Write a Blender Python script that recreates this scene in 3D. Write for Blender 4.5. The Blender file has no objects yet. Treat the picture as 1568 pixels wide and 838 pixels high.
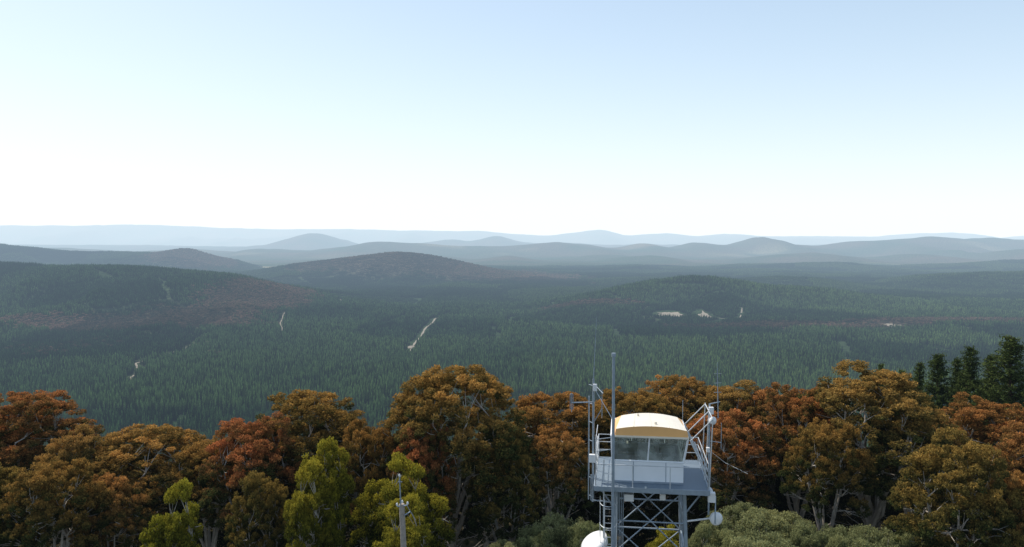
import bpy, math, random
import numpy as np
from mathutils import Vector, Matrix
rad = math.radians
scene = bpy.context.scene
F = 1207.0
PITCH = 2.42
CAMZ = 32.0

# ------------------------------------------------------------------ helpers
def slope(y):            # tangent of depression for a surveyed elevation angle
    return math.tan(math.atan((y - 419.0) / F) + rad(PITCH))
def site(x, y, d):       # survey: bearing, elevation, ground distance -> world position
    return ((x - 784.0) / F * d, d, CAMZ - d * slope(y))

class MB:
    def __init__(s):
        s.v = []; s.f = []; s.m = []; s.c = []; s.n = 0
    def add(s, v, f, mat=0, col=None):
        v = np.asarray(v, dtype=np.float32).reshape(-1, 3)
        f = np.asarray(f, dtype=np.int32)
        s.v.append(v); s.f.append(f + s.n); s.m.append((len(f), mat))
        if col is None: col = (1, 1, 1)
        col = np.asarray(col, dtype=np.float32)
        if col.ndim == 1: col = np.tile(col, (len(v), 1))
        s.c.append(col); s.n += len(v)
    def mesh(s, name, mats, smooth=False, color=False):
        me = bpy.data.meshes.new(name)
        v = np.concatenate(s.v)
        me.vertices.add(len(v)); me.vertices.foreach_set("co", v.ravel())
        sizes = np.concatenate([np.full(len(f), f.shape[1], dtype=np.int32) for f in s.f])
        loops = np.concatenate([f.ravel() for f in s.f])
        starts = np.concatenate([[0], np.cumsum(sizes)[:-1]]).astype(np.int32)
        me.loops.add(len(loops)); me.loops.foreach_set("vertex_index", loops)
        me.polygons.add(len(sizes))
        me.polygons.foreach_set("loop_start", starts)
        me.polygons.foreach_set("loop_total", sizes)
        me.polygons.foreach_set("material_index", np.concatenate([np.full(n, m, dtype=np.int32) for n, m in s.m]))
        me.polygons.foreach_set("use_smooth", np.full(len(sizes), smooth))
        for m in mats: me.materials.append(m)
        if color:
            a = me.color_attributes.new("Col", 'FLOAT_COLOR', 'POINT')
            c = np.concatenate(s.c); c = np.hstack([c, np.ones((len(c), 1), dtype=np.float32)])
            a.data.foreach_set("color", c.ravel().astype(np.float32))
        me.update(); me.validate()
        return me
    def box(s, c, size, mat=0, rot=None):
        hx, hy, hz = size[0]/2, size[1]/2, size[2]/2
        v = [Vector((sx*hx, sy*hy, sz*hz)) for sz in (-1, 1) for sy in (-1, 1) for sx in (-1, 1)]
        if rot is not None: v = [rot @ p for p in v]
        v = [(p.x+c[0], p.y+c[1], p.z+c[2]) for p in v]
        s.add(v, [(0,2,3,1),(4,5,7,6),(0,1,5,4),(2,6,7,3),(0,4,6,2),(1,3,7,5)], mat)
    def tube(s, pts, radii, sides=6, mat=0, cap=True, col=None):
        pts = [Vector(p) for p in pts]
        if not hasattr(radii, '__len__'): radii = [radii]*len(pts)
        V = []
        for i, p in enumerate(pts):
            d = (pts[min(i+1, len(pts)-1)] - pts[max(i-1, 0)])
            d = d.normalized() if d.length > 1e-6 else Vector((0,0,1))
            up = Vector((0,0,1)) if abs(d.z) < .9 else Vector((1,0,0))
            a = d.cross(up).normalized(); b = d.cross(a)
            for k in range(sides):
                t = 2*math.pi*k/sides
                V.append(p + (a*math.cos(t) + b*math.sin(t))*radii[i])
        Fc = []
        for i in range(len(pts)-1):
            for k in range(sides):
                k2 = (k+1) % sides
                Fc.append((i*sides+k, i*sides+k2, (i+1)*sides+k2, (i+1)*sides+k))
        s.add([tuple(p) for p in V], Fc, mat, col)
        if cap:
            s.add([tuple(p) for p in V[:sides]], [tuple(range(sides))], mat, col)
            s.add([tuple(p) for p in V[-sides:]], [tuple(range(sides))[::-1]], mat, col)

def link(name, me, loc=(0,0,0), parent=None, scale=None, rotz=0):
    o = bpy.data.objects.new(name, me)
    o.location = loc; o.rotation_euler = (0, 0, rotz)
    if scale is not None: o.scale = scale
    if parent: o.parent = parent
    scene.collection.objects.link(o)
    return o

# ------------------------------------------------------------------ numpy noise
def vhash(ix, iy, seed):
    h = (ix.astype(np.int64)*374761393 + iy.astype(np.int64)*668265263 + seed*1442695041) & 0xFFFFFFFF
    h = ((h ^ (h >> 13)) * 1274126177) & 0xFFFFFFFF
    return ((h ^ (h >> 16)) & 0xFFFFFF) / float(0xFFFFFF)
def vnoise(x, y, seed=0):
    ix = np.floor(x); iy = np.floor(y); fx = x-ix; fy = y-iy
    fx = fx*fx*(3-2*fx); fy = fy*fy*(3-2*fy)
    a = vhash(ix, iy, seed); b = vhash(ix+1, iy, seed); c = vhash(ix, iy+1, seed); d = vhash(ix+1, iy+1, seed)
    return (a*(1-fx)+b*fx)*(1-fy) + (c*(1-fx)+d*fx)*fy
def fbm(x, y, oct=4, seed=0):
    s = np.zeros_like(x, dtype=float); a = .5; t = 0
    for o in range(oct):
        s += a*vnoise(x*2**o+o*17.3, y*2**o+o*9.1, seed+o); t += a; a *= .5
    return s/t*2-1

# ------------------------------------------------------------------ terrain
BASE = -300.0
RIDGES = [
 (46000, 5000, [(-900,352),(-400,350),(0,345),(60,346),(130,345.5),(215,343.5),(300,347),(420,350.5),(520,350.5),(640,353),(740,354),(790,359),(840,361),(880,356),(920,351),(955,361),(1020,357),(1060,362),(1105,358),(1150,362),(1250,361.5),(1330,363),(1390,357.5),(1450,356.5),(1500,366),(1568,360),(2000,360),(2600,360)]),
 (27000, 2400, [(-900,374),(0,374),(200,376),(380,378),(430,375),(460,365),(490,356),(515,363),(550,376),(580,378),(640,372),(690,366),(720,370),(760,359.5),(785,368),(820,374),(870,371),(920,376),(1000,374),(1100,377),(1300,374),(1568,370),(2600,374)]),
 (17500, 1900, [(-900,382),(0,384),(100,379),(200,386),(300,381),(370,386),(410,380),(480,384),(540,377),(580,368.5),(620,371),(700,377),(780,377),(810,374),(850,369),(890,374),(940,380),(990,372),(1025,380),(1060,371),(1110,376),(1160,361.5),(1195,374),(1240,376),(1290,369),(1350,367),(1410,361.5),(1470,368),(1510,364),(1568,368),(1900,366),(2600,370)]),
 (12600, 1200, [(-900,396),(0,398),(370,401),(440,406),(520,396),(600,390),(680,394),(720,400),(780,391),(830,402),(900,401),(960,393),(1000,391),(1060,401),(1100,402),(1180,393),(1260,386.5),(1330,398),(1420,389),(1500,397),(1568,383),(1900,385),(2600,390)]),
 (9000, 700, [(-900,372),(-300,371),(0,374.5),(60,380),(100,386),(160,388),(225,388.5),(260,387),(295,381.5),(320,389),(370,402),(400,412),(450,418),(520,420),(800,417),(900,412),(980,408),(1080,415),(1180,409),(1300,406),(1400,413),(1568,401),(2000,400),(2600,400)]),
 (7200, 700, [(-900,440),(350,431),(400,418),(450,408),(500,403),(550,395.5),(610,387),(660,394),(740,407),(800,416),(850,425),(900,432),(960,436),(2600,440)]),
 (5900, 480, [(-900,452),(880,450),(950,445),(1000,438),(1100,428),(1200,422),(1250,428),(1310,439),(1350,438),(1400,427),(1480,421),(1568,420),(1900,415),(2600,420)]),
 (4100, 330, [(-900,480),(800,466),(880,453),(940,444),(1000,435),(1050,432.5),(1120,436),(1200,444),(1300,454),(1420,463),(2600,480)]),
 (4200, 600, [(-900,398),(-300,400),(0,406),(100,412),(200,410),(300,413),(380,421),(430,433),(470,444),(520,458),(600,470),(700,485),(2600,485)]),
]
_r = []
for D, sd, prof in RIDGES:
    px = np.array([(p[0]-784)/F for p in prof])
    hz = np.array([max(0.0, CAMZ - D*slope(p[1]) - BASE) for p in prof])
    _r.append((D, sd, px, hz))
def smooth_interp(t, px, hz):
    w = 0.007
    s = 0
    for k, g in ((-1.5,.1),(-.75,.22),(0,.36),(.75,.22),(1.5,.1)):
        s = s + g*np.interp(t+k*w, px, hz)
    return s
def height(X, Y):
    X = np.asarray(X, float); Y = np.asarray(Y, float)
    r = np.hypot(X, Y-30)
    rr = np.maximum(0, r-75)/450.0
    z = BASE*(1-np.exp(-rr**1.2))
    far = np.clip((r-700)/1500, 0, 1)
    z = z + far*20*fbm(X/900, Y/900, 3, 5) + far*14*fbm(X/350, Y/350, 2, 9)
    acc = np.zeros_like(z)
    for i, (D, sd, px, hz) in enumerate(_r):
        t = X/D
        hp = smooth_interp(t, px, hz)
        wob = sd*.7*fbm(X/(sd*3.0), X*0+i*3.7, 2, 20+i)
        dd = (Y-D-wob)/sd
        spur = 1 + 1.0*fbm(X/(sd*.5), Y/(sd*.9), 3, 40+i)*np.clip(np.abs(dd)*1.2, 0, 1)
        hp = hp*(1+.03*fbm(X/(sd*.22), Y/(sd*.22), 3, 60+i))
        h = hp*np.exp(-np.clip(dd*dd*np.clip(spur,.25,2),0,60))
        acc += np.maximum(h, 0)**4
    hills = acc**.25
    return z + hills*np.where(Y > 0, 1, 0)*np.clip((Y-1200)/600,0,1)

# ------------------------------------------------------------------ materials
def new_mat(name):
    m = bpy.data.materials.new(name); m.use_nodes = True
    nt = m.node_tree; nt.nodes.clear()
    out = nt.nodes.new('ShaderNodeOutputMaterial')
    return m, nt, out
def N(nt, t, **kw):
    n = nt.nodes.new(t)
    for k, v in kw.items(): setattr(n, k, v)
    return n
def simple(name, col, rough=.6, metal=0, noise=.15, nscale=3, spec=.5):
    m, nt, out = new_mat(name)
    b = N(nt, 'ShaderNodeBsdfPrincipled')
    b.inputs['Roughness'].default_value = rough; b.inputs['Metallic'].default_value = metal
    b.inputs['Specular IOR Level'].default_value = spec
    tc = N(nt, 'ShaderNodeTexCoord'); nz = N(nt, 'ShaderNodeTexNoise'); nz.inputs['Scale'].default_value = nscale
    nz.inputs['Detail'].default_value = 6
    nt.links.new(tc.outputs['Object'], nz.inputs['Vector'])
    mx = N(nt, 'ShaderNodeMix', data_type='RGBA')
    mx.inputs['A'].default_value = (*[c*(1-noise) for c in col], 1)
    mx.inputs['B'].default_value = (*[min(1, c*(1+noise)) for c in col], 1)
    nt.links.new(nz.outputs['Fac'], mx.inputs['Factor'])
    nt.links.new(mx.outputs['Result'], b.inputs['Base Color'])
    nt.links.new(b.outputs[0], out.inputs['Surface'])
    return m
def foliage(name, hue_var=.03, val_var=.35, trans=.3, instancer=False):
    m, nt, out = new_mat(name)
    at = N(nt, 'ShaderNodeAttribute', attribute_name='Col')
    hsv = N(nt, 'ShaderNodeHueSaturation')
    nt.links.new(at.outputs['Color'], hsv.inputs['Color'])
    if instancer:
        a2 = N(nt, 'ShaderNodeAttribute', attribute_name='tone'); a2.attribute_type = 'INSTANCER'
        src = a2.outputs['Fac']
    else:
        oi = N(nt, 'ShaderNodeObjectInfo'); src = oi.outputs['Random']
    mr = N(nt, 'ShaderNodeMapRange'); mr.inputs['To Min'].default_value = .5+hue_var; mr.inputs['To Max'].default_value = .5-hue_var
    nt.links.new(src, mr.inputs['Value']); nt.links.new(mr.outputs['Result'], hsv.inputs['Hue'])
    m2 = N(nt, 'ShaderNodeMapRange'); m2.inputs['To Min'].default_value = 1-val_var; m2.inputs['To Max'].default_value = 1+val_var
    nt.links.new(src, m2.inputs['Value']); nt.links.new(m2.outputs['Result'], hsv.inputs['Value'])
    d = N(nt, 'ShaderNodeBsdfDiffuse'); t = N(nt, 'ShaderNodeBsdfTranslucent'); mx = N(nt, 'ShaderNodeMixShader')
    mx.inputs[0].default_value = trans
    nt.links.new(hsv.outputs[0], d.inputs[0]); nt.links.new(hsv.outputs[0], t.inputs[0])
    nt.links.new(d.outputs[0], mx.inputs[1]); nt.links.new(t.outputs[0], mx.inputs[2])
    nt.links.new(mx.outputs[0], out.inputs['Surface'])
    return m
M_euc = foliage('eucalypt_leaves', .012, .18, .36)
M_wat = foliage('wattle_leaves', .012, .15, .38)
M_pine = foliage('pine_needles', .01, .2, .2)
M_dist = foliage('plantation_canopy', .018, .52, .3, instancer=True)
M_bark = simple('eucalypt_bark', (.36,.325,.28), .85, 0, .5, 2.5, .2)
M_pbark = simple('pine_bark', (.09,.06,.045), .9, 0, .3, 3, .1)

def ground_mat():
    m, nt, out = new_mat('forest_ground')
    geo = N(nt, 'ShaderNodeNewGeometry')
    at = N(nt, 'ShaderNodeAttribute', attribute_name='Col')
    n1 = N(nt, 'ShaderNodeTexNoise'); n1.inputs['Scale'].default_value = .02; n1.inputs['Detail'].default_value = 8; n1.inputs['Roughness'].default_value = .7
    nt.links.new(geo.outputs['Position'], n1.inputs['Vector'])
    v1 = N(nt, 'ShaderNodeTexVoronoi'); v1.inputs['Scale'].default_value = .035
    nt.links.new(geo.outputs['Position'], v1.inputs['Vector'])
    mr = N(nt, 'ShaderNodeMapRange'); mr.inputs['From Min'].default_value=.3; mr.inputs['From Max'].default_value=.7; mr.inputs['To Min'].default_value=.6; mr.inputs['To Max'].default_value=1.45
    nt.links.new(n1.outputs['Fac'], mr.inputs['Value'])
    mul = N(nt, 'ShaderNodeMix', data_type='RGBA', blend_type='MULTIPLY'); mul.inputs['Factor'].default_value = 1
    nt.links.new(at.outputs['Color'], mul.inputs['A']); nt.links.new(mr.outputs['Result'], mul.inputs['B'])
    bp = N(nt, 'ShaderNodeBump'); bp.inputs['Strength'].default_value = .9; bp.inputs['Distance'].default_value = 18; bp.invert = True
    nt.links.new(v1.outputs['Distance'], bp.inputs['Height'])
    d = N(nt, 'ShaderNodeBsdfDiffuse')
    nt.links.new(mul.outputs['Result'], d.inputs['Color']); nt.links.new(bp.outputs[0], d.inputs['Normal'])
    nt.links.new(d.outputs[0], out.inputs['Surface'])
    return m
M_ground = ground_mat()

def native_mask(X, Y):   # brown eucalypt bush vs dark pine plantation
    n = fbm(X/700, Y/700, 3, 77)
    m = np.zeros_like(n)
    b = X/np.maximum(Y, 1)*F+784
    m += np.exp(-((b-290)/70)**2 - ((Y-8900)/900)**2)*1.6
    m += np.exp(-((b-660)/200)**2 - ((Y-7000)/950)**2)*2.0
    m += np.exp(-((X+1150)/260)**2 - ((Y-3700)/750)**2)*1.2
    yl = 3080+.10*(X-1300)+60*np.sin(X/230)
    m += np.exp(-((X-1500)/800)**4 - ((Y-yl)/85)**2)*1.6
    m += np.exp(-((X+1500)/450)**2 - ((Y-2950)/110)**2)*1.0
    m += np.exp(-((X-350)/300)**2 - ((Y-3750)/90)**2)*.9
    m += np.clip((Y-9500)/2500, 0, .45)
    return m + n*.55

az = np.concatenate([np.arange(-48, 48, .12), np.arange(48, 312, 2.4)])
az = np.radians(az)
rs = np.concatenate([[0.0], np.geomspace(6, 72000, 400)])
A, R = np.meshgrid(az, rs)
X = np.sin(A)*R; Y = np.cos(A)*R
Z = height(X, Y)
na, nr = len(az), len(rs)
V = np.stack([X, Y, Z], -1).reshape(-1, 3)
i = np.arange(nr-1)[:, None]; j = np.arange(na)[None, :]; j2 = (j+1) % na
Fq = np.stack([i*na+j, (i+1)*na+j, (i+1)*na+j2, i*na+j2], -1).reshape(-1, 4)
nm = np.clip(native_mask(X, Y)*1.2-.2, 0, 1)[..., None]
col = (1-nm)*np.array([.030,.050,.024]) + nm*np.array([.078,.062,.044])
pad = np.clip(fbm(X/1300, Y/1300, 3, 123)*3-1.0, 0, 1)*np.clip((Y-7500)/1500, 0, 1)*np.clip((20000-Y)/4000,0,1)
bb = X/np.maximum(Y,1)*F+784
pad = np.maximum(pad*.35, np.exp(-((bb-412)/20)**2-((Y-9500)/350)**2)*1.2).clip(0,1)[..., None]
col = col*(1-pad) + pad*np.array([.26,.24,.16])
near = (np.hypot(X, Y) < 160)[..., None]
col = np.where(near, np.array([.05,.042,.024]), col)
mb = MB(); mb.add(V, Fq, 0, col.reshape(-1, 3))
link('ground_terrain', mb.mesh('ground_terrain', [M_ground], True, True))

# ------------------------------------------------------------------ dirt tracks
TRACKS = [
 [(-311,2330),(-316,2420),(-320,2500),(-323,2640),(-326,2800),(-330,3000),(-329,3200),(-332,3350),(-250,3700),(-150,3900)],
 [(-880,1780),(-935,1916),(-960,2020),(-1031,2150),(-1000,2400),(-1060,2700)],
 [(-800,2720),(-859,2930),(-905,3060),(-954,3320)],
 [(540,3300),(600,3360),(680,3420),(800,3400),(930,3230),(980,3360),(1040,3560)],
 [(960,3180),(1180,3120),(1500,3050),(1900,2900)],
 [(-850,3920),(-890,4070),(-920,4200)],
 [(-120,4350),(-60,4250),(200,4150)],
 [(-480,1700),(-420,1800),(-300,1850)],
]
WID = [19, 15, 14, 17, 20, 15, 19, 15]
TW = [1.5, 1, 1, 1.3, 1, 1, 1, 1]
def densify(p, step=20):
    out = []
    for a, b in zip(p[:-1], p[1:]):
        n = max(1, int(math.hypot(b[0]-a[0], b[1]-a[1])/step))
        for k in range(n): out.append((a[0]+(b[0]-a[0])*k/n, a[1]+(b[1]-a[1])*k/n))
    out.append(p[-1]); return np.array(out)
TP = [densify(t) for t in TRACKS]
M_track = simple('pale_gravel', (.25,.225,.18), .95, 0, .4, .05, .1)
mb = MB()
for k, p in enumerate(TP):
    p = p + np.stack([np.sin(np.arange(len(p))*.3+k)*2+np.sin(np.arange(len(p))*.17)*2.5, np.cos(np.arange(len(p))*.17)*4], -1)
    TP[k] = p
    d = np.gradient(p, axis=0); d /= np.linalg.norm(d, axis=1)[:, None]
    nrm = np.stack([-d[:, 1], d[:, 0]], -1); w = (1.5+1.6*vnoise(np.arange(len(p))*.4, np.zeros(len(p)), k))*TW[k]
    L = p+nrm*w[:, None]; Rr = p-nrm*w[:, None]
    vv = []
    for q in (L, p, Rr):
        vv.append(np.stack([q[:, 0], q[:, 1], height(q[:, 0], q[:, 1])+.8], -1))
    v = np.stack(vv, 1).reshape(-1, 3)
    ii = np.arange(len(p)-1)*3
    f = np.concatenate([np.stack([ii, ii+1, ii+4, ii+3], -1), np.stack([ii+1, ii+2, ii+5, ii+4], -1)])
    mb.add(v, f)
CLEAR = [(-319,2480,15,50),(690,3430,70,130),(830,3400,45,120),(1352,2480,20,80),(1480,3060,45,45),(-955,2000,6,35)]
for (cx, cy, cr, ry) in CLEAR:
    n = 28; t = np.linspace(0, 2*np.pi, n, endpoint=False)
    rr = .45+.6*vhash(np.arange(n), np.arange(n)*0+int(cx), 3)
    x = np.concatenate([[cx], cx+rr*cr*.9*np.cos(t), cx+.45*rr*cr*np.cos(t)]); y = np.concatenate([[cy], cy+rr*ry*.9*np.sin(t), cy+.45*rr*ry*np.sin(t)])
    v = np.stack([x, y, height(x, y)+1.2], -1)
    f3 = [(0, 1+n+k, 1+n+(k+1) % n) for k in range(n)]
    f4 = [(1+n+k, 1+k, 1+(k+1) % n, 1+n+(k+1) % n) for k in range(n)]
    mb.add(v, f3); mb.add(v, f4)
link('dirt_track', mb.mesh('dirt_track', [M_track], True))

# ------------------------------------------------------------------ distant canopy instances
def low_pine(mb, rng, x, y, H, r, tiers=4, sides=7):
    base = np.array([.074,.126,.040])*rng.uniform(.32, 1.8)
    for k in range(tiers):
        z0 = H*(.12+.8*k/tiers); z1 = H*min(1.0, .12+.8*(k+1.9)/tiers)
        if k == tiers-1: z1 = H
        rr = r*(1-k/tiers*.85)
        t = np.linspace(0, 2*np.pi, sides, endpoint=False)+rng.uniform(0, 6)
        q = rr*(1+rng.uniform(-.35, .35, sides))
        v = [(x+q[s]*math.cos(t[s]), y+q[s]*math.sin(t[s]), z0+rng.uniform(-.6,.6)) for s in range(sides)]
        v.append((x+rng.uniform(-.2,.2), y+rng.uniform(-.2,.2), z1))
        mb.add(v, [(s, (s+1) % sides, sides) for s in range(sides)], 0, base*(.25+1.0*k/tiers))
def low_round(mb, rng, x, y, H, r, n=26):
    base = np.array([.135,.092,.060])*rng.uniform(.5, 1.4)
    if rng.random() < .4: base = np.array([.070,.084,.043])*rng.uniform(.7, 1.2)
    P = rng.normal(size=(n*3, 3)); P /= np.linalg.norm(P, axis=1)[:, None]; P[:, 2] = np.abs(P[:, 2])*1.1-.3
    c = np.array([x, y, H*.65]) + P*np.array([r, r, H*.3])*rng.uniform(.6, 1, (n*3, 1))
    d1 = rng.normal(size=(n*3, 3))*r*.32; d2 = rng.normal(size=(n*3, 3))*r*.32
    v = np.stack([c, c+d1, c+d2], 1).reshape(-1, 3)
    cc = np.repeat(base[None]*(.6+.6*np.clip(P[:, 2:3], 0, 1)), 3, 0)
    mb.add(v, np.arange(n*9).reshape(-1, 3), 0, cc)
src = bpy.data.collections.new('canopy_tree_library')
rng = np.random.default_rng(4)
def patch(name, size, g, kind, tiers, sides, drop=.0):
    mb = MB()
    for a in range(g):
        for b in range(g):
            if rng.random() < drop: continue
            x = ((a+.5)/g-.5)*size+rng.uniform(-1.8, 1.8); y = ((b+.5)/g-.5)*size+rng.uniform(-1.8, 1.8)
            if kind == 'p': low_pine(mb, rng, x, y, rng.uniform(16, 27), rng.uniform(2.2, 3.8), tiers, sides)
            else: low_round(mb, rng, x, y, rng.uniform(13, 21), rng.uniform(3.6, 5.6), 14 if tiers < 3 else 26)
    o = bpy.data.objects.new(name, mb.mesh(name, [M_dist], False, True)); src.objects.link(o)
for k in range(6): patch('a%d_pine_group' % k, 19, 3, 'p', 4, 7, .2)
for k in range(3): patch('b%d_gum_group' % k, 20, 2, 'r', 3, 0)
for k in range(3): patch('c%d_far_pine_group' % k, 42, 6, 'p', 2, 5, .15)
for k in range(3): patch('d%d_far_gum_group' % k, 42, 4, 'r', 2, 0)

def pts_grid(y0, y1, step):
    xs = np.arange(-y1*.8, y1*.8, step); ys = np.arange(y0, y1, step)
    XX, YY = np.meshgrid(xs, ys); XX = XX.ravel(); YY = YY.ravel()
    k = np.abs(XX) < YY*.74+120
    XX = XX[k]; YY = YY[k]
    XX = XX + rng.uniform(-.25, .25, len(XX))*step; YY = YY + rng.uniform(-.25, .25, len(YY))*step
    return XX, YY
def cells(X, Y, S=520):
    f1 = np.full(X.shape, 1e9); f2 = np.full(X.shape, 1e9); idv = np.zeros(X.shape)
    gx = np.floor(X/S); gy = np.floor(Y/S)
    for a in (-1, 0, 1):
        for b in (-1, 0, 1):
            cx = gx+a; cy = gy+b
            px = (cx+.15+.7*vhash(cx, cy, 3))*S; py = (cy+.15+.7*vhash(cx, cy, 4))*S
            d = np.hypot(X-px, Y-py); h = vhash(cx, cy, 8)
            n1 = d < f1
            f2 = np.where(n1, f1, np.minimum(f2, d)); idv = np.where(n1, h, idv); f1 = np.where(n1, d, f1)
    return f2-f1, idv
allX=[];allY=[];allI=[];allS=[];allT=[]
for (y0, y1, step, po, pn, go, gn) in ((640, 4200, 18, 0, 6, 6, 3), (4200, 9700, 40, 9, 3, 12, 3)):
    X1, Y1 = pts_grid(y0, y1, step)
    wx = X1+30*fbm(X1/200, Y1/200, 2, 31); wy = Y1+30*fbm(X1/200, Y1/200, 2, 32)
    edge, cid = cells(wx, wy)
    nat = native_mask(X1, Y1) + (vhash(np.floor(X1*3), np.floor(Y1*3), 9)-.5)*.3 > .55
    keep = (edge > 26) | nat | (cid > .7)
    for p, wd in zip(TP, WID):
        lo = p.min(0)-40; hi = p.max(0)+40
        idx = np.where((X1 > lo[0]) & (X1 < hi[0]) & (Y1 > lo[1]) & (Y1 < hi[1]))[0]
        if len(idx):
            dm = np.full(len(idx), 1e9)
            for q in p: dm = np.minimum(dm, np.hypot(X1[idx]-q[0], Y1[idx]-q[1]))
            keep[idx[dm < wd*rng.uniform(.85,1.1,len(idx))]] = False
    for cx, cy, cr, ry in CLEAR: keep &= np.hypot((X1-cx)/(cr+8), (Y1-cy)/(ry+8)) > 1
    keep &= np.hypot((X1+0.3082*9500), (Y1-9500)/2) > 170
    ht = .75+.4*cid + .08*rng.normal(size=len(X1))
    young = (cid > .30) & (cid < .38); ht = np.where(young & ~nat, .4, ht); ht = np.where(nat, .95+.1*rng.normal(size=len(X1)), ht)
    tone = np.clip(.5+.5*fbm(X1/260, Y1/260, 3, 55)+(cid-.5)*1.25+rng.normal(size=len(X1))*.15, 0, 1)
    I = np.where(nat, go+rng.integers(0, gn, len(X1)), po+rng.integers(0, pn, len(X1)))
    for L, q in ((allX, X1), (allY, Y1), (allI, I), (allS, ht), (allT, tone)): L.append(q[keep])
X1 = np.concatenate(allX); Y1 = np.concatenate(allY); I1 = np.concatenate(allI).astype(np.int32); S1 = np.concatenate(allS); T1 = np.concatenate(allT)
Z1 = height(X1, Y1)-.5
pm = bpy.data.meshes.new('forest_points'); pm.vertices.add(len(X1))
pm.vertices.foreach_set('co', np.stack([X1, Y1, Z1], -1).astype(np.float32).ravel())
def attr(n, t, d):
    a = pm.attributes.new(n, t, 'POINT'); a.data.foreach_set('value', d)
attr('idx', 'INT', I1); attr('scl', 'FLOAT', S1.astype(np.float32)); attr('tone', 'FLOAT', T1.astype(np.float32))
attr('rot', 'FLOAT', (rng.integers(0, 4, len(X1))*np.pi/2+rng.uniform(-.2, .2, len(X1))).astype(np.float32))
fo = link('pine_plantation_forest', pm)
ng = bpy.data.node_groups.new('scatter', 'GeometryNodeTree')
ng.interface.new_socket('Geometry', in_out='INPUT', socket_type='NodeSocketGeometry')
ng.interface.new_socket('Geometry', in_out='OUTPUT', socket_type='NodeSocketGeometry')
gi = ng.nodes.new('NodeGroupInput'); go_ = ng.nodes.new('NodeGroupOutput')
iop = ng.nodes.new('GeometryNodeInstanceOnPoints'); ci = ng.nodes.new('GeometryNodeCollectionInfo')
ci.inputs['Collection'].default_value = src; ci.inputs['Separate Children'].default_value = True; ci.inputs['Reset Children'].default_value = True
iop.inputs['Pick Instance'].default_value = True
def na_(n, t):
    q = ng.nodes.new('GeometryNodeInputNamedAttribute'); q.data_type = t; q.inputs['Name'].default_value = n; return q.outputs['Attribute']
cx = ng.nodes.new('ShaderNodeCombineXYZ')
ng.links.new(na_('rot', 'FLOAT'), cx.inputs['Z'])
cs = ng.nodes.new('ShaderNodeCombineXYZ'); cs.inputs['X'].default_value = 1; cs.inputs['Y'].default_value = 1
ng.links.new(na_('scl', 'FLOAT'), cs.inputs['Z'])
ng.links.new(gi.outputs[0], iop.inputs['Points']); ng.links.new(ci.outputs[0], iop.inputs['Instance'])
ng.links.new(na_('idx', 'INT'), iop.inputs['Instance Index'])
ng.links.new(cx.outputs[0], iop.inputs['Rotation']); ng.links.new(cs.outputs[0], iop.inputs['Scale'])
ng.links.new(iop.outputs[0], go_.inputs[0])
md = fo.modifiers.new('scatter', 'NODES'); md.node_group = ng

# ------------------------------------------------------------------ near trees
def leaf_quads(mb, c, rng, a, b, col, mat=1, flat=.0):
    n = len(c)
    d1 = rng.normal(size=(n, 3)); d1[:, 2] *= (1-flat); d1 /= np.linalg.norm(d1, axis=1)[:, None]
    d2 = rng.normal(size=(n, 3)); d2[:, 2] *= (1-flat)
    d2 -= (d1*d2).sum(1)[:, None]*d1; d2 /= np.linalg.norm(d2, axis=1)[:, None]
    s = rng.uniform(.7, 1.3, (n, 1))
    v = np.stack([c-d1*a*s, c+d2*b*s, c+d1*a*s, c-d2*b*s], 1).reshape(-1, 3)
    mb.add(v, np.arange(4*n).reshape(-1, 4), mat, np.repeat(col, 4, 0))

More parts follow.
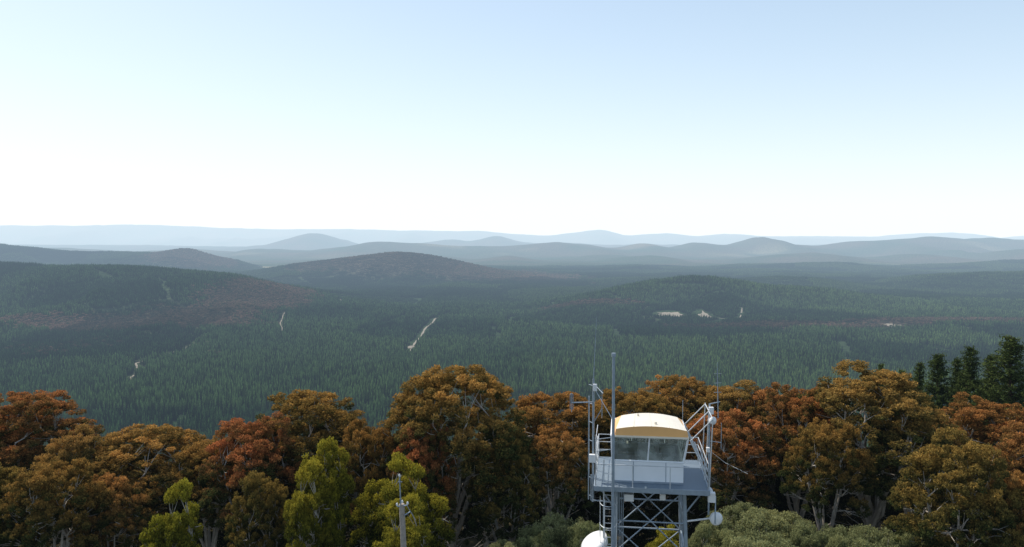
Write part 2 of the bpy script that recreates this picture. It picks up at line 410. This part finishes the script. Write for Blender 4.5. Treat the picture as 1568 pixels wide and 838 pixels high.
def euc(seed, H=22., R=5., Ch=7.5, lobes=36, clumps=19, leaves=110, low=(.066,.080,.026), top=(.50,.25,.072), fork=.4, zmin=-.2, bias=0., rls=(.20,.34), trunk=.34, la=.10, lb=.042, flat=.98, ltv=.14):
    rng = np.random.default_rng(seed); mb = MB()
    cz = H-Ch
    lean = rng.uniform(-.8, .8, 2)*R/5
    f = Vector((lean[0], lean[1], H*fork))
    r0 = trunk
    mb.tube([(0,0,-1.5), (lean[0]*.4, lean[1]*.5, H*fork*.5), f], [r0*1.15, r0*.85, r0*.7], 8)
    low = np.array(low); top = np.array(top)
    L = []
    ax = rng.uniform(.88, 1.12); squ = rng.uniform(0, 3.14)
    for k in range(lobes):
        u = 1-(k+.5)/lobes*(1-zmin); th = k*2.39996+rng.uniform(-.3, .3)
        s = math.sqrt(max(0, 1-u*u))**.85
        rl = R*rng.uniform(*rls)
        k_ = rng.uniform(.82, 1.08)*(1+(ax-1)*math.cos(2*(th-squ)))
        c = Vector((lean[0]+(R-rl)*s*math.cos(th)*k_, lean[1]+(R-rl)*s*math.sin(th)*k_, cz+(Ch-rl*.85)*u*rng.uniform(.84,1.04)+rng.uniform(-.3,.3)))
        L.append((c, rl))
    for k in range(4):
        L.append((Vector((lean[0]+rng.uniform(-.5,.5)*R, lean[1]+rng.uniform(-.5,.5)*R, cz+rng.uniform(.1,.5)*Ch)), R*.33))
    nl = 7; limbs = []
    for k in range(nl):
        th = 2*math.pi*k/nl+rng.uniform(-.4, .4); q = rng.uniform(.35, .68)*R
        m1 = f+Vector((math.cos(th)*q*.35, math.sin(th)*q*.35, (cz-f.z)*.5+.5))
        m2 = Vector((lean[0]+math.cos(th)*q*.75, lean[1]+math.sin(th)*q*.75, cz+Ch*.05))
        e = Vector((lean[0]+math.cos(th)*q, lean[1]+math.sin(th)*q, cz+Ch*.45))
        mid = (f+m1)/2+Vector(rng.uniform(-.25, .25, 3))
        mb.tube([f, mid, m1, m2, e], [x*trunk/.34 for x in (.2, .17, .15, .1, .05)], 6, cap=False)
        limbs += [m1, (m1+m2)/2, m2, (m2+e)/2, e]
    for (c, rl) in L:
        st = min(limbs, key=lambda p: (p-c).length+max(0, p.z-c.z)*2)
        mid = (st+c)/2+Vector((0, 0, -.25))+Vector(rng.uniform(-.3, .3, 3))
        mb.tube([st, mid, c], [.07, .05, .025], 4, cap=False)
        for z in range(3):
            e = c+Vector(rng.normal(size=3)).normalized()*rl*.85; e.z = max(e.z, c.z-.2*rl)
            mb.tube([mid, (mid+e)/2+Vector(rng.uniform(-.2,.2,3)), e], [.035, .025, .012], 3, cap=False)
    for k in range(38):
        st = Vector(limbs[rng.integers(len(limbs))]) if k % 2 else f*rng.uniform(.75, 1)
        g1, g2 = np.clip(rng.normal(size=2), -1.3, 1.3)
        e = st+Vector((g1*1.5, g2*1.5, rng.uniform(-.3, 2.0)))*(R/5)
        e.z = min(e.z, cz+Ch*.5)
        mb.tube([st, (st+e)/2+Vector(rng.uniform(-.3,.3,3)), e], [.055, .035, .012], 3, cap=False)
    for (c, rl) in L:
        c = np.array(c); lt = rng.normal()*ltv
        d = rng.normal(size=(clumps, 3)); d /= np.linalg.norm(d, axis=1)[:, None]
        d[:, 2] = np.where(d[:, 2] < -.25, -d[:, 2], d[:, 2])
        cc = c+d*rl*np.array([1, 1, flat])*rng.uniform(.72, 1.12, (clumps, 1))
        for q, dq in zip(cc, d):
            rc = rng.uniform(.24, .5); n = int(leaves*rc/.4)
            e = rng.normal(size=(n, 3)); e /= np.linalg.norm(e, axis=1)[:, None]
            e *= rng.uniform(.15, 1, (n, 1))**.45; e[:, 2] = e[:, 2]*.75+.1
            P = q+e*rc
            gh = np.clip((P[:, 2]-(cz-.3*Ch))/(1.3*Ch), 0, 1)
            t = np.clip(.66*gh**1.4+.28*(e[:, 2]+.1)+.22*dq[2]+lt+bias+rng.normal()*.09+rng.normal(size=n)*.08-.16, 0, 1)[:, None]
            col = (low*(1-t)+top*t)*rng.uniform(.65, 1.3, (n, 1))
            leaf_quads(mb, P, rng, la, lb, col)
    return mb
def near_pine(seed, H=27., R=3.6):
    rng = np.random.default_rng(seed); mb = MB()
    mb.tube([(0,0,-2), (0,0,H*.5), (0,0,H)], [.35, .2, .03], 7)
    z = H*.25
    while z < H-.3:
        w = (z-H*.25)/(H*.75); L = R*(1-w)**.75*rng.uniform(.65, 1.2)+.25
        nb = rng.integers(4, 7)
        for k in range(nb):
            th = 2*math.pi*k/nb+rng.uniform(-.3, .3); l = L*rng.uniform(.6, 1.25)
            up = rng.uniform(.15, .45)+.5*w
            e = Vector((math.cos(th)*l, math.sin(th)*l, z+l*up)); s = Vector((0, 0, z)); m = (s+e)/2+Vector((0,0,-l*.08))
            mb.tube([s, m, e], [.06, .04, .015], 4, cap=False)
            n = int(40*l+22); t = rng.uniform(.2, 1.03, (n, 1))
            P = np.array(s)*(1-t)+np.array(e)*t+rng.normal(size=(n, 3))*np.array([.2,.2,.15])*(.5+.6*t)
            P[:, 2] += -l*.08*(t[:, 0]*(1-t[:, 0])*4)
            c = np.array([.060,.082,.024])*rng.uniform(.6, 1.5, (n, 1))
            leaf_quads(mb, P, rng, .24, .055, c)
        z += rng.uniform(.5, .8)
    return mb
EM = [M_bark, M_euc]
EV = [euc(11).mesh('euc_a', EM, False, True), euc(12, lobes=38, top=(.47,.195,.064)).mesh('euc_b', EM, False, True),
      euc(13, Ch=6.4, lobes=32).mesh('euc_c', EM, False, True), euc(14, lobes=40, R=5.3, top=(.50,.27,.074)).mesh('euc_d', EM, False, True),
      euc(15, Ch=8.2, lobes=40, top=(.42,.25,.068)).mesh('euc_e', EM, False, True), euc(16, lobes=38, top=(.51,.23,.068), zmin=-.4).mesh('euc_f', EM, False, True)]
UV_ = [euc(21, H=15, R=4, Ch=6, lobes=26, clumps=18, leaves=65, low=(.028,.034,.013), top=(.09,.085,.03), zmin=-.8, flat=.85, la=.12, lb=.05).mesh('und_a', EM, False, True),
       euc(22, H=15, R=4, Ch=6.5, lobes=28, clumps=16, leaves=65, low=(.030,.036,.013), top=(.10,.08,.028), zmin=-.8, flat=.85, la=.12, lb=.05).mesh('und_b', EM, False, True)]
WM = [M_bark, M_wat]
WV = [euc(31, H=17, R=2.6, Ch=4.2, lobes=26, clumps=16, leaves=85, low=(.055,.070,.012), top=(.36,.31,.034), zmin=-.9, bias=.09, rls=(.24,.4), trunk=.16, la=.09, lb=.04, ltv=.07).mesh('wat_a', WM, False, True),
      euc(32, H=17, R=2.6, Ch=4.8, lobes=28, clumps=16, leaves=85, low=(.055,.070,.012), top=(.35,.31,.034), zmin=-.95, bias=.09, rls=(.24,.38), trunk=.16, la=.09, lb=.04, ltv=.07).mesh('wat_b', WM, False, True)]
SV = [euc(41, H=14, R=4.2, Ch=3.6, lobes=40, clumps=22, leaves=80, low=(.090,.110,.045), top=(.32,.33,.15), zmin=-.6, bias=.1, rls=(.14,.24), trunk=.16, la=.08, lb=.035, flat=.7).mesh('shr_a', WM, False, True),
      euc(42, H=14, R=4.2, Ch=3.2, lobes=42, clumps=22, leaves=80, low=(.085,.105,.042), top=(.30,.31,.135), zmin=-.6, bias=.1, rls=(.14,.24), trunk=.16, la=.08, lb=.035, flat=.7).mesh('shr_b', WM, False, True)]
PV = [near_pine(51).mesh('pine_a', [M_pbark, M_pine], False, True), near_pine(52, R=3.2).mesh('pine_b', [M_pbark, M_pine], False, True)]
rnd = random.Random(5)
def plant(kind, me, x, y, d, wpx, H0, R0):
    p = site(x, y, d); g = float(height(np.array([p[0]]), np.array([p[1]]))[0])
    hs = (p[2]-g)/H0; ws = (wpx/F*d)/(2*R0)
    link(kind, me, (p[0], p[1], g), None, (ws, ws, hs), rnd.uniform(0, 6.28))
EUCS = [(-90,612,66,200,0),(20,600,66,200,1),(100,655,60,130,4),(215,650,62,220,3),(310,668,60,140,2),(375,640,57,170,1),(490,596,63,215,0),(560,640,58,120,5),
 (683,559,60,225,3),(770,655,58,120,4),(850,596,68,190,5),(850,660,60,130,2),(930,606,74,160,0),(985,596,68,160,2),(1055,577,76,140,3),(1115,582,74,180,4),
 (1110,625,64,150,5),(1180,592,72,140,0),(1235,590,66,150,1),(1330,560,62,245,4),(1260,640,58,130,2),(1405,635,66,150,3),(1460,664,50,195,4),(1530,612,68,190,1),
 (1600,650,58,170,0),(1680,600,66,200,5),(1780,590,66,200,3),(60,700,52,160,2),(-60,690,52,180,4),(-200,600,66,220,3),(170,725,54,130,0),(640,650,56,120,1),(400,720,52,110,4),(1560,720,50,140,3)]
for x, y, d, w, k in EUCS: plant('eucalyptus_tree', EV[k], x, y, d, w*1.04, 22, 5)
for row, (d0, ylim) in enumerate(((70, 690), (82, 700))):
    x = -260+row*30
    while x < 1860:
        plant('understory_tree', UV_[rnd.randint(0, 1)], x, ylim+rnd.uniform(-10, 40), d0+rnd.uniform(-3, 3), rnd.uniform(130, 180)*75/d0, 15, 4)
        x += rnd.uniform(70, 105)
for x, y, d, w, k in [(495,668,50,85,0),(472,712,48,80,1),(612,702,50,100,1),(580,738,51,95,0),(655,748,50,95,0),(272,742,46,75,1),(245,785,46,80,0),(1030,812,50,90,1),(625,765,46,100,1),(505,745,49,60,1)]:
    plant('wattle_tree', WV[k], x, y, d, w, 17, 2.6)
for x, y, d, w, k in [(1130,775,54,150,0),(1200,786,54,150,1),(1260,800,52,120,0),(1100,806,48,120,1),(866,790,54,130,0),(910,800,52,100,1),(1340,812,50,150,0),(1420,820,50,150,1),(1180,812,46,170,0),(815,812,52,90,1),(1520,832,50,160,0),(1300,828,46,130,1),(760,830,50,100,0)]:
    plant('wattle_shrub', SV[k], x, y, d, w, 14, 4.2)
for x, y, d, w, k in [(1440,541,112,75,0),(1490,532,108,85,1),(1552,514,100,105,0),(1522,545,104,80,1),(1412,556,118,60,1),(1385,566,122,60,0),(1470,550,114,70,1),(1600,530,100,90,1),(1650,520,104,95,0),(1352,556,125,40,0)]:
    plant('pine_tree', PV[k], x, y, d, w*1.2, 27, 3.6)

# ------------------------------------------------------------------ fire lookout tower
M_galv = simple('galvanised_steel', (.28,.34,.40), .45, .3, .3, 4)
M_white = simple('white_paint', (.80,.82,.84), .45, 0, .08, 2)
M_rail = simple('galvanised_rail', (.55,.58,.60), .45, .2, .2, 3)
M_tan = simple('tan_roof_paint', (.80,.43,.15), .5, 0, .1, 2)
M_cream = simple('cream_roof_with_glare', (.80,.73,.60), .35, 0, .1, 1.5)  # pale roof colour, with the sun glare on the top put into it
M_dark = simple('dark_interior', (.22,.25,.22), .7)
M_deck = simple('steel_grating', (.16,.21,.26), .6, .2, .3, 20)
M_dish = simple('dish_paint', (.72,.73,.73), .4, 0, .08)
m, nt, out = new_mat('window_glass')
gl = N(nt, 'ShaderNodeBsdfGlossy'); gl.inputs['Roughness'].default_value = .02
tr = N(nt, 'ShaderNodeBsdfTransparent'); tr.inputs[0].default_value = (.88,.95,.92,1); mx = N(nt, 'ShaderNodeMixShader')
df = N(nt, 'ShaderNodeBsdfDiffuse'); df.inputs[0].default_value = (.6,.68,.66,1); mxd = N(nt, 'ShaderNodeMixShader')
tcg = N(nt, 'ShaderNodeTexCoord'); nz = N(nt, 'ShaderNodeTexNoise'); nz.inputs['Scale'].default_value = 1.6; mrg = N(nt, 'ShaderNodeMapRange'); mrg.inputs['From Min'].default_value = .35; mrg.inputs['From Max'].default_value = .65; mrg.inputs['To Min'].default_value = .04; mrg.inputs['To Max'].default_value = .40
nt.links.new(tcg.outputs['Object'], nz.inputs['Vector'])
nt.links.new(nz.outputs['Fac'], mrg.inputs['Value']); nt.links.new(mrg.outputs[0], mxd.inputs[0])
fr = N(nt, 'ShaderNodeFresnel'); fr.inputs[0].default_value = 1.8
nt.links.new(fr.outputs[0], mx.inputs[0]); nt.links.new(tr.outputs[0], mx.inputs[1]); nt.links.new(gl.outputs[0], mx.inputs[2])
nt.links.new(mx.outputs[0], mxd.inputs[1]); nt.links.new(df.outputs[0], mxd.inputs[2]); nt.links.new(mxd.outputs[0], out.inputs['Surface'])
M_glass = m

T = bpy.data.objects.new('fire_lookout_tower', None); scene.collection.objects.link(T)
TD = 34.2
T.location = ((997-784)/F*TD, TD, 0); T.rotation_euler = (0, 0, rad(-8))
def part(name, mb, mats, smooth=False, bevel=0):
    o = link(name, mb.mesh(name, mats, smooth), (0,0,0), T)
    if bevel:
        b = o.modifiers.new('b', 'BEVEL'); b.width = bevel; b.segments = 2; b.limit_method = 'ANGLE'
    return o
DZ = 21.80
mb = MB()
def leg(sx, sy, z): k = 1.38+(DZ-z)/DZ*.75; return (sx*k, sy*k, z)
for sx in (-1, 1):
    for sy in (-1, 1): mb.tube([leg(sx, sy, -.5), leg(sx, sy, DZ-.3)], .085, 8)
levels = [DZ-.32-1.35*k for k in range(16)]
cor = [(-1,-1),(1,-1),(1,1),(-1,1)]
for a, z in enumerate(levels[:-1]):
    z2 = levels[a+1]
    for q in range(4):
        c1 = cor[q]; c2 = cor[(q+1) % 4]
        mb.tube([leg(*c1, z), leg(*c2, z)], .04, 5, cap=False)
        if a % 2 == 0:
            zz = levels[a+2] if a+2 < len(levels) else z2
            mb.tube([leg(*c1, z), leg(*c2, zz)], .03, 5, cap=False)
            mb.tube([leg(*c2, z), leg(*c1, zz)], .03, 5, cap=False)
part('lattice_legs', mb, [M_galv], True)
mb = MB()
mb.box((0,0,DZ-.03), (4.6,4.4,.05), 0)
part('walkway_deck', mb, [M_deck])
mb = MB()
for x in np.linspace(-2.2, 2.2, 7): mb.box((x, 0, DZ-.145), (.07, 4.36, .17))
for y in (-2.235, 2.235): mb.box((0, y, DZ-.09), (4.66, .06, .2))
for x in (-2.335, 2.335): mb.box((x, 0, DZ-.09), (.06, 4.4, .2))
for y in (-1.4, 1.4): mb.box((0, y, DZ-.31), (4.3, .09, .14))
for sx in (-1, 1):
    for sy in (-1, 1): mb.tube([(sx*1.4, sy*1.4, DZ-1.3), (sx*2.15, sy*1.4, DZ-.3)], .035, 5)
part('deck_frame', mb, [M_galv])
cx0, cx1, cy0, cy1 = -1.60, 1.34, -1.50, 1.45
mb = MB(); WZ = DZ+.92
mb.box(((cx0+cx1)/2, cy0, (DZ+WZ)/2), (cx1-cx0, .06, WZ-DZ)); mb.box(((cx0+cx1)/2, cy1, (DZ+WZ)/2), (cx1-cx0, .06, WZ-DZ))
mb.box((cx0+.031, (cy0+cy1)/2, (DZ+WZ)/2), (.06, cy1-cy0-.062, WZ-DZ)); mb.box((cx1-.031, (cy0+cy1)/2, (DZ+WZ)/2), (.06, cy1-cy0-.062, WZ-DZ))
part('cabin_wall_panels', mb, [M_white])
mb = MB()
for x in (-.72, .62): mb.box((x, cy0-.036, (DZ+WZ)/2), (.025, .012, WZ-DZ-.04))
mb.box(((cx0+cx1)/2, cy0-.038, DZ+.04), (cx1-cx0, .016, .08))
part('panel_joints', mb, [M_galv])
mb = MB()
mb.box(((cx0+cx1)/2, 0, DZ+.02), (2.8, 2.8, .04)); mb.box((.1, .1, DZ+.72), (.9, .9, .06)); mb.tube([(.1,.1,DZ), (.1,.1,DZ+1.1)], .08, 8)
mb.box((-.95, .9, DZ+.85), (.9, .5, .5)); mb.box((.8, 1.0, DZ+.75), (.7, .5, .45))
mb.tube([(.1,.1,DZ+.75), (.1,.1,DZ+1.15)], [.2,.12], 12)
part('fire_spotting_table', mb, [M_dark])
WT = DZ+1.98; o_ = .14
B4 = [(cx0, cy0, WZ), (cx1, cy0, WZ), (cx1, cy1, WZ), (cx0, cy1, WZ)]
T4 = [(cx0-o_*.3, cy0-o_, WT), (cx1+o_*1.2, cy0-o_, WT), (cx1+o_*1.2, cy1+o_, WT), (cx0-o_*.3, cy1+o_, WT)]
mf = MB(); mg = MB()
lerp = lambda a, b, t: tuple(a[k]+(b[k]-a[k])*t for k in range(3))
for q in range(4):
    a, b, c, d = B4[q], B4[(q+1) % 4], T4[(q+1) % 4], T4[q]
    mg.add([lerp(lerp(a,b,.012),lerp(d,c,.012),.03), lerp(lerp(a,b,.988),lerp(d,c,.988),.03), lerp(lerp(a,b,.988),lerp(d,c,.988),.97), lerp(lerp(a,b,.012),lerp(d,c,.012),.97)], [(0,1,2,3)])
    mf.tube([a, b], .05, 4); mf.tube([d, c], .05, 4); mf.tube([a, d], .045, 4)
    mf.tube([lerp(a,b,.5), lerp(d,c,.5)], .03, 4)
    if q != 0: mf.tube([lerp(a,b,.25), lerp(d,c,.25)], .02, 4); mf.tube([lerp(a,b,.75), lerp(d,c,.75)], .02, 4)
part('window_frames', mf, [M_white]); part('window_glass', mg, [M_glass])
mb = MB(); n = 14
ex0, ex1, ey0, ey1 = -1.52, 1.53, -1.72, 1.7
EZ = WT
def arch(t): return 1-(2*t-1)**2
low_f = [(ex0+(ex1-ex0)*k/n, ey0, EZ) for k in range(n+1)]
up_f = [(ex0+.06+(ex1-ex0-.12)*k/n, ey0+.05, EZ+.32+.15*arch(k/n)) for k in range(n+1)]
up_b = [(ex0+.28+(ex1-ex0-.56)*k/n, ey1-.45, EZ+.24+.15*arch(k/n)) for k in range(n+1)]
low_b = [(ex0+(ex1-ex0)*k/n, ey1, EZ) for k in range(n+1)]
def strip(A, Bq, mat): mb.add(A+Bq, [(k, k+1, n+2+k, n+1+k) for k in range(n)], mat)
strip(low_f, up_f, 0); strip(up_f, up_b, 1); strip(up_b, low_b, 0)
mb.add([low_f[0], up_f[0], up_b[0], low_b[0]], [(0,1,2,3)], 0); mb.add([low_f[-1], low_b[-1], up_b[-1], up_f[-1]], [(0,1,2,3)], 0)
mb.add([low_f[0], low_b[0], low_b[-1], low_f[-1]], [(0,1,2,3)], 1)
mb.box((.0, ey0-.012, EZ+.03), (ex1-ex0+.04, .03, .07), 1)
part('arched_roof', mb, [M_tan, M_cream])
mb = MB(); mb.tube([(.2, -1.2, EZ+.4), (.2,-1.2,EZ+.56)], [.07,.05], 8); mb.tube([(-.5,.6,EZ+.35),(-.5,.6,EZ+.5)], .05, 8)
for t in (.25,.5,.75):
    xa = up_f[0][0]+(up_f[-1][0]-up_f[0][0])*t; xb = up_b[0][0]+(up_b[-1][0]-up_b[0][0])*t
    mb.tube([(xa, ey0+.06, EZ+.324+.15*arch(t)),(xb, ey1-.46, EZ+.244+.15*arch(t))], .014, 4)
part('roof_vents', mb, [M_cream])
mb = MB()
def rail(p, q, nposts, hs=(.38,.75,1.1), H=1.1, r=.022):
    for k in range(nposts):
        c = lerp(p, q, k/(nposts-1)); mb.tube([c, (c[0], c[1], c[2]+H)], r, 6)
    for h in hs: mb.tube([(p[0],p[1],p[2]+h),(q[0],q[1],q[2]+h)], r*.85, 6)
C = [(-2.28,-2.18,DZ),(2.28,-2.18,DZ),(2.28,2.18,DZ),(-2.28,2.18,DZ)]
rail(C[0],C[1],4,(.92,),.92); rail(C[1],C[2],4); rail(C[2],C[3],4); rail(C[3],C[0],5)
for y in (-2.1,-.6,.9):
    mb.tube([(1.55,y,WT+.05),(2.34,y,DZ+.35)], .028, 6); mb.tube([(1.6,y,WT+.05),(2.45,y,WT+.95)], .024, 6)
    mb.tube([(2.45,y,WT+1.0),(2.34,y,DZ+.1)], .024, 6)
mb.tube([(2.45,-2.1,WT+.95),(2.45,.9,WT+.95)], .022, 6); mb.tube([(2.0,-2.1,DZ+1.2),(2.0,.9,DZ+1.2)], .022, 6)
# window shutter rails at the left
for z in (DZ+1.45, DZ+1.95): mb.tube([(-2.28,-2.18,z),(-2.28,.4,z)], .018, 5); mb.tube([(-2.28,-2.18,z),(-1.62,-1.75,z)], .018, 5)
mb.tube([(-2.28,-2.18,DZ+.9),(-2.28,-2.18,DZ+2.0)], .02, 5)
part('guard_railing', mb, [M_rail], True)
mb = MB()
mb.tube([(-1.56,-2.45,14),(-1.56,-2.45,27.25)], [.075,.06], 10)
mb.tube([(-1.56,-2.45,27.25),(-1.56,-2.45,27.4)], .09, 8)
for z in (16, 18.5, 21.0, 23.2): mb.box((-1.56,-2.3,z),(.06,.34,.06))
mb.tube([(-2.42,-1.2,DZ-1.0),(-2.42,-1.2,26.1)], .045, 8); mb.tube([(-2.62,-.9,DZ-1.0),(-2.62,-.9,25.3)], .03, 8)
for z in np.arange(DZ-.8, 26, .8): mb.tube([(-2.42,-1.2,z),(-2.62,-.9,z)], .016, 5)
mb.tube([(-2.42,-1.2,26.1),(-2.30,-1.2,28.75)], [.022,.010], 6)
mb.tube([(-2.42,-1.2,25.1),(-3.35,-1.2,25.05)], .028, 6)
mb.tube([(-3.35,-1.2,25.45),(-3.35,-1.2,24.65)], .02, 6)
for dx in (-.06, .06): mb.tube([(-3.35+dx,-1.2,25.4),(-3.35+dx,-1.2,24.75)], .014, 5)
mb.tube([(-3.41,-1.2,25.4),(-3.35,-1.2,25.46),(-3.29,-1.2,25.4)], .014, 5)
mb.tube([(-2.42,-1.2,25.9),(-2.0,-1.8,25.6)], .02, 5); mb.tube([(-2.3,-1.4,25.6),(-1.56,-2.4,24.6)], .014, 5)
mb.tube([(-2.42,-1.2,24.2),(-2.05,-1.5,24.9)], .018, 5); mb.tube([(-2.05,-1.5,24.5),(-2.05,-1.5,25.7)], .016, 5)
mb.tube([(2.5,-.4,DZ-1.6),(2.5,-.4,25.0)], .04, 8); mb.tube([(2.5,-.4,25.0),(2.92,-.4,25.1)], .024, 6)
mb.tube([(2.86,-.4,24.4),(2.80,-.4,26.8)], [.024,.012], 6)
for z in (25.5,25.9,26.3): mb.tube([(2.67,-.4,z),(2.98,-.4,z+.02)], .010, 4)
mb.tube([(2.5,-.4,23.4),(3.0,-.4,23.35)], .018, 5); mb.tube([(3.0,-.4,23.1),(3.0,-.4,24.2)], .014, 5)
mb.tube([(1.45,.6,EZ+.2),(1.45,.6,EZ+1.15)], .012, 5)
mb.tube([(2.3,-1.8,DZ-.2),(2.62,-1.8,DZ-.35),(2.62,-1.8,DZ-1.5)], .03, 6)
mb.tube([(-2.5,-1.3,DZ-.9),(-1.4,-1.4,DZ-.9)], .03, 6); mb.tube([(-2.5,-1.3,DZ-.9),(-2.5,-1.3,DZ+.2)], .03, 6)
for x in (-1.30,-1.22,-1.14): mb.tube([(x,-1.62,12),(x,-1.5,DZ-.35)], .02, 5)
part('radio_masts', mb, [M_galv], True)
mb = MB()
mb.box((-2.45,-1.45,DZ+.95),(.26,.2,.34)); mb.box((2.55,-.55,24.75),(.2,.18,.3)); mb.box((-2.35,-1.3,25.75),(.16,.16,.3))
mb.box((2.45,-1.9,DZ-.35),(.3,.24,.4)); mb.box((2.42,-.7,DZ+1.3),(.14,.2,.2)); mb.box((-.9,-1.55,DZ-.62),(.4,.25,.3)); mb.box((.5,-1.5,DZ-.55),(.24,.2,.26))
part('equipment_boxes', mb, [M_dish], False, .02)
def dish(mb, c, r, nrm, depth=.25, mat=0, cover=True):
    nrm = Vector(nrm).normalized(); q = Vector((0,0,1)).rotation_difference(nrm)
    prof = [(0,-depth*1.0),(r*.5,-depth*.95),(r*.85,-depth*.6),(r,0),(r*1.0,.02)]
    if cover: prof += [(r*.8,depth*.22),(r*.4,depth*.32),(0.001,depth*.36)]
    s = 28; V = []; Fc = []
    for (rr, z) in prof:
        for k in range(s):
            t = 2*math.pi*k/s; p = q @ Vector((rr*math.cos(t), rr*math.sin(t), z)); V.append((p.x+c[0], p.y+c[1], p.z+c[2]))
    for a in range(len(prof)-1):
        for k in range(s): Fc.append((a*s+k, a*s+(k+1) % s, (a+1)*s+(k+1) % s, (a+1)*s+k))
    mb.add(V, Fc, mat)
mb = MB()
dish(mb, (2.72,-1.3,20.35), .28, (.35,-1,.1)); dish(mb, (2.5,-.9,21.35), .2, (.9,.4,0)); dish(mb, (2.62,-.7,24.35), .17, (.6,-.8,.1))
dish(mb, (-2.35,-1.6,19.2), .62, (-.5,-.35,.9), .4)
mb.tube([(1.4,-1.4,20.2),(2.6,-1.1,20.3)], .04, 6); mb.tube([(2.35,-1.0,21.35),(1.8,-1.0,21.4)], .04, 6); mb.tube([(-2.2,-1.45,19.05),(-1.4,-1.4,18.85)], .05, 6)
part('microwave_dishes', mb, [M_dish], True)
mb = MB()
for x in (-1.95,-1.55): mb.box((x,-1.75,(DZ+1)/2),(.05,.03,DZ+1.0))
for z in np.arange(.3, DZ+.6, .3): mb.tube([(-1.95,-1.75,z),(-1.55,-1.75,z)], .016, 5)
for z in np.arange(3, DZ-.4, .9):
    mb.tube([(-1.75-.36*math.cos(t),-1.75-.62*math.sin(t),z) for t in np.linspace(0, math.pi, 9)], .018, 4)
for t in np.linspace(.3, math.pi-.3, 4): mb.tube([(-1.75-.36*math.cos(t),-1.75-.62*math.sin(t),3),(-1.75-.36*math.cos(t),-1.75-.62*math.sin(t),DZ-.5)], .014, 4)
part('caged_ladder', mb, [M_rail])
mb = MB(); mb.tube([(2.5,-.4,DZ+1.2),(3.1,-1.0,DZ+.85),(3.9,-1.8,DZ+.65)], .006, 4); part('guy_wire', mb, [M_galv])  # thin guy wire running out from the right mast

# ------------------------------------------------------------------ utility pole
M_wood = simple('weathered_timber', (.34,.30,.26), .9, 0, .4, 6, .1)
P = bpy.data.objects.new('utility_pole', None); scene.collection.objects.link(P)
d = 44.0; P.location = ((630-784)/F*d, d, .8); P.rotation_euler = (0, rad(-2.2), 0)
def ppart(name, mb, m): link(name, mb.mesh(name, [m], True), (0,0,0), P)
mb = MB(); mb.tube([(0,0,-1),(0,0,8),(0,0,16.3)], [.22,.19,.155], 12); ppart('timber_pole', mb, M_wood)
mb = MB(); mb.tube([(-.04,-.1,15.4),(-.04,-.1,17.9)], .04, 6); mb.tube([(-.15,-.1,17.6),(.1,-.1,17.6)], .02, 5)
mb.tube([(-.25,-.1,16.2),(.35,-.1,16.25)], .04, 6); mb.tube([(.3,-.1,16.25),(.75,-.1,15.4)], .018, 5); mb.tube([(.15,-.15,15.7),(.5,-.15,15.9)], .04, 6)
ppart('steel_bracket', mb, M_galv)
mb = MB()
for x, z in ((-.25,16.3),(.35,16.35),(.05,16.45),(-.04,17.95)): mb.tube([(x,-.1,z-.05),(x,-.1,z+.02),(x,-.1,z+.1)], [.05,.07,.04], 8)
ppart('insulators', mb, M_dish)

# ------------------------------------------------------------------ haze: absorbing air volume, emission put in for scattered light
m, nt, out = new_mat('emissive_haze')
ab = N(nt, 'ShaderNodeVolumeAbsorption'); em = N(nt, 'ShaderNodeEmission'); ad = N(nt, 'ShaderNodeAddShader')
sig = (2.2e-5, 2.9e-5, 3.7e-5); leq = (1.0, 1.06, 1.10)
dn = 1e-4
ab.inputs['Density'].default_value = dn; ab.inputs['Color'].default_value = (*[1-s/dn for s in sig], 1)
e = [s*l for s, l in zip(sig, leq)]; mxe = max(e)
em.inputs['Color'].default_value = (*[q/mxe for q in e], 1); em.inputs['Strength'].default_value = mxe
nt.links.new(ab.outputs[0], ad.inputs[0]); nt.links.new(em.outputs[0], ad.inputs[1]); nt.links.new(ad.outputs[0], out.inputs['Volume'])
mb = MB(); mb.box((0,0,2200),(240000,240000,6000)); link('haze_glow_volume', mb.mesh('haze_glow_volume', [m]))

# ------------------------------------------------------------------ light
EL, AZ = 51.0, -48.0     # azimuth clockwise from +Y
w = bpy.data.worlds.new("World"); scene.world = w; w.use_nodes = True
nt = w.node_tree; nt.nodes.clear()
sk = nt.nodes.new('ShaderNodeTexSky'); sk.sky_type = 'NISHITA'; sk.sun_disc = False
sk.sun_elevation = rad(EL); sk.sun_rotation = rad(AZ); sk.altitude = 900; sk.air_density = 1.0; sk.dust_density = 1.9; sk.ozone_density = 1.0
bg = nt.nodes.new('ShaderNodeBackground'); bg.inputs['Strength'].default_value = .15
wo = nt.nodes.new('ShaderNodeOutputWorld')
nt.links.new(sk.outputs[0], bg.inputs[0]); nt.links.new(bg.outputs[0], wo.inputs[0])
sd = bpy.data.lights.new('sun', 'SUN'); sd.energy = 5.0; sd.angle = rad(.5); sd.color = (1, .95, .86)
so = bpy.data.objects.new('sun', sd); scene.collection.objects.link(so)
sv = Vector((math.cos(rad(EL))*math.sin(rad(AZ)), math.cos(rad(EL))*math.cos(rad(AZ)), math.sin(rad(EL))))
so.rotation_euler = sv.to_track_quat('Z', 'Y').to_euler(); so.location = (0, 0, 100)

cam = bpy.data.cameras.new('camera'); co = bpy.data.objects.new('camera', cam); scene.collection.objects.link(co)
co.location = (0, 0, CAMZ); co.rotation_euler = (rad(90-PITCH), 0, 0)
cam.sensor_width = 36; cam.lens = 36*F/1568; cam.clip_start = .5; cam.clip_end = 250000
scene.camera = co
scene.view_settings.view_transform = 'Standard'; scene.view_settings.look = 'None'; scene.view_settings.exposure = 0
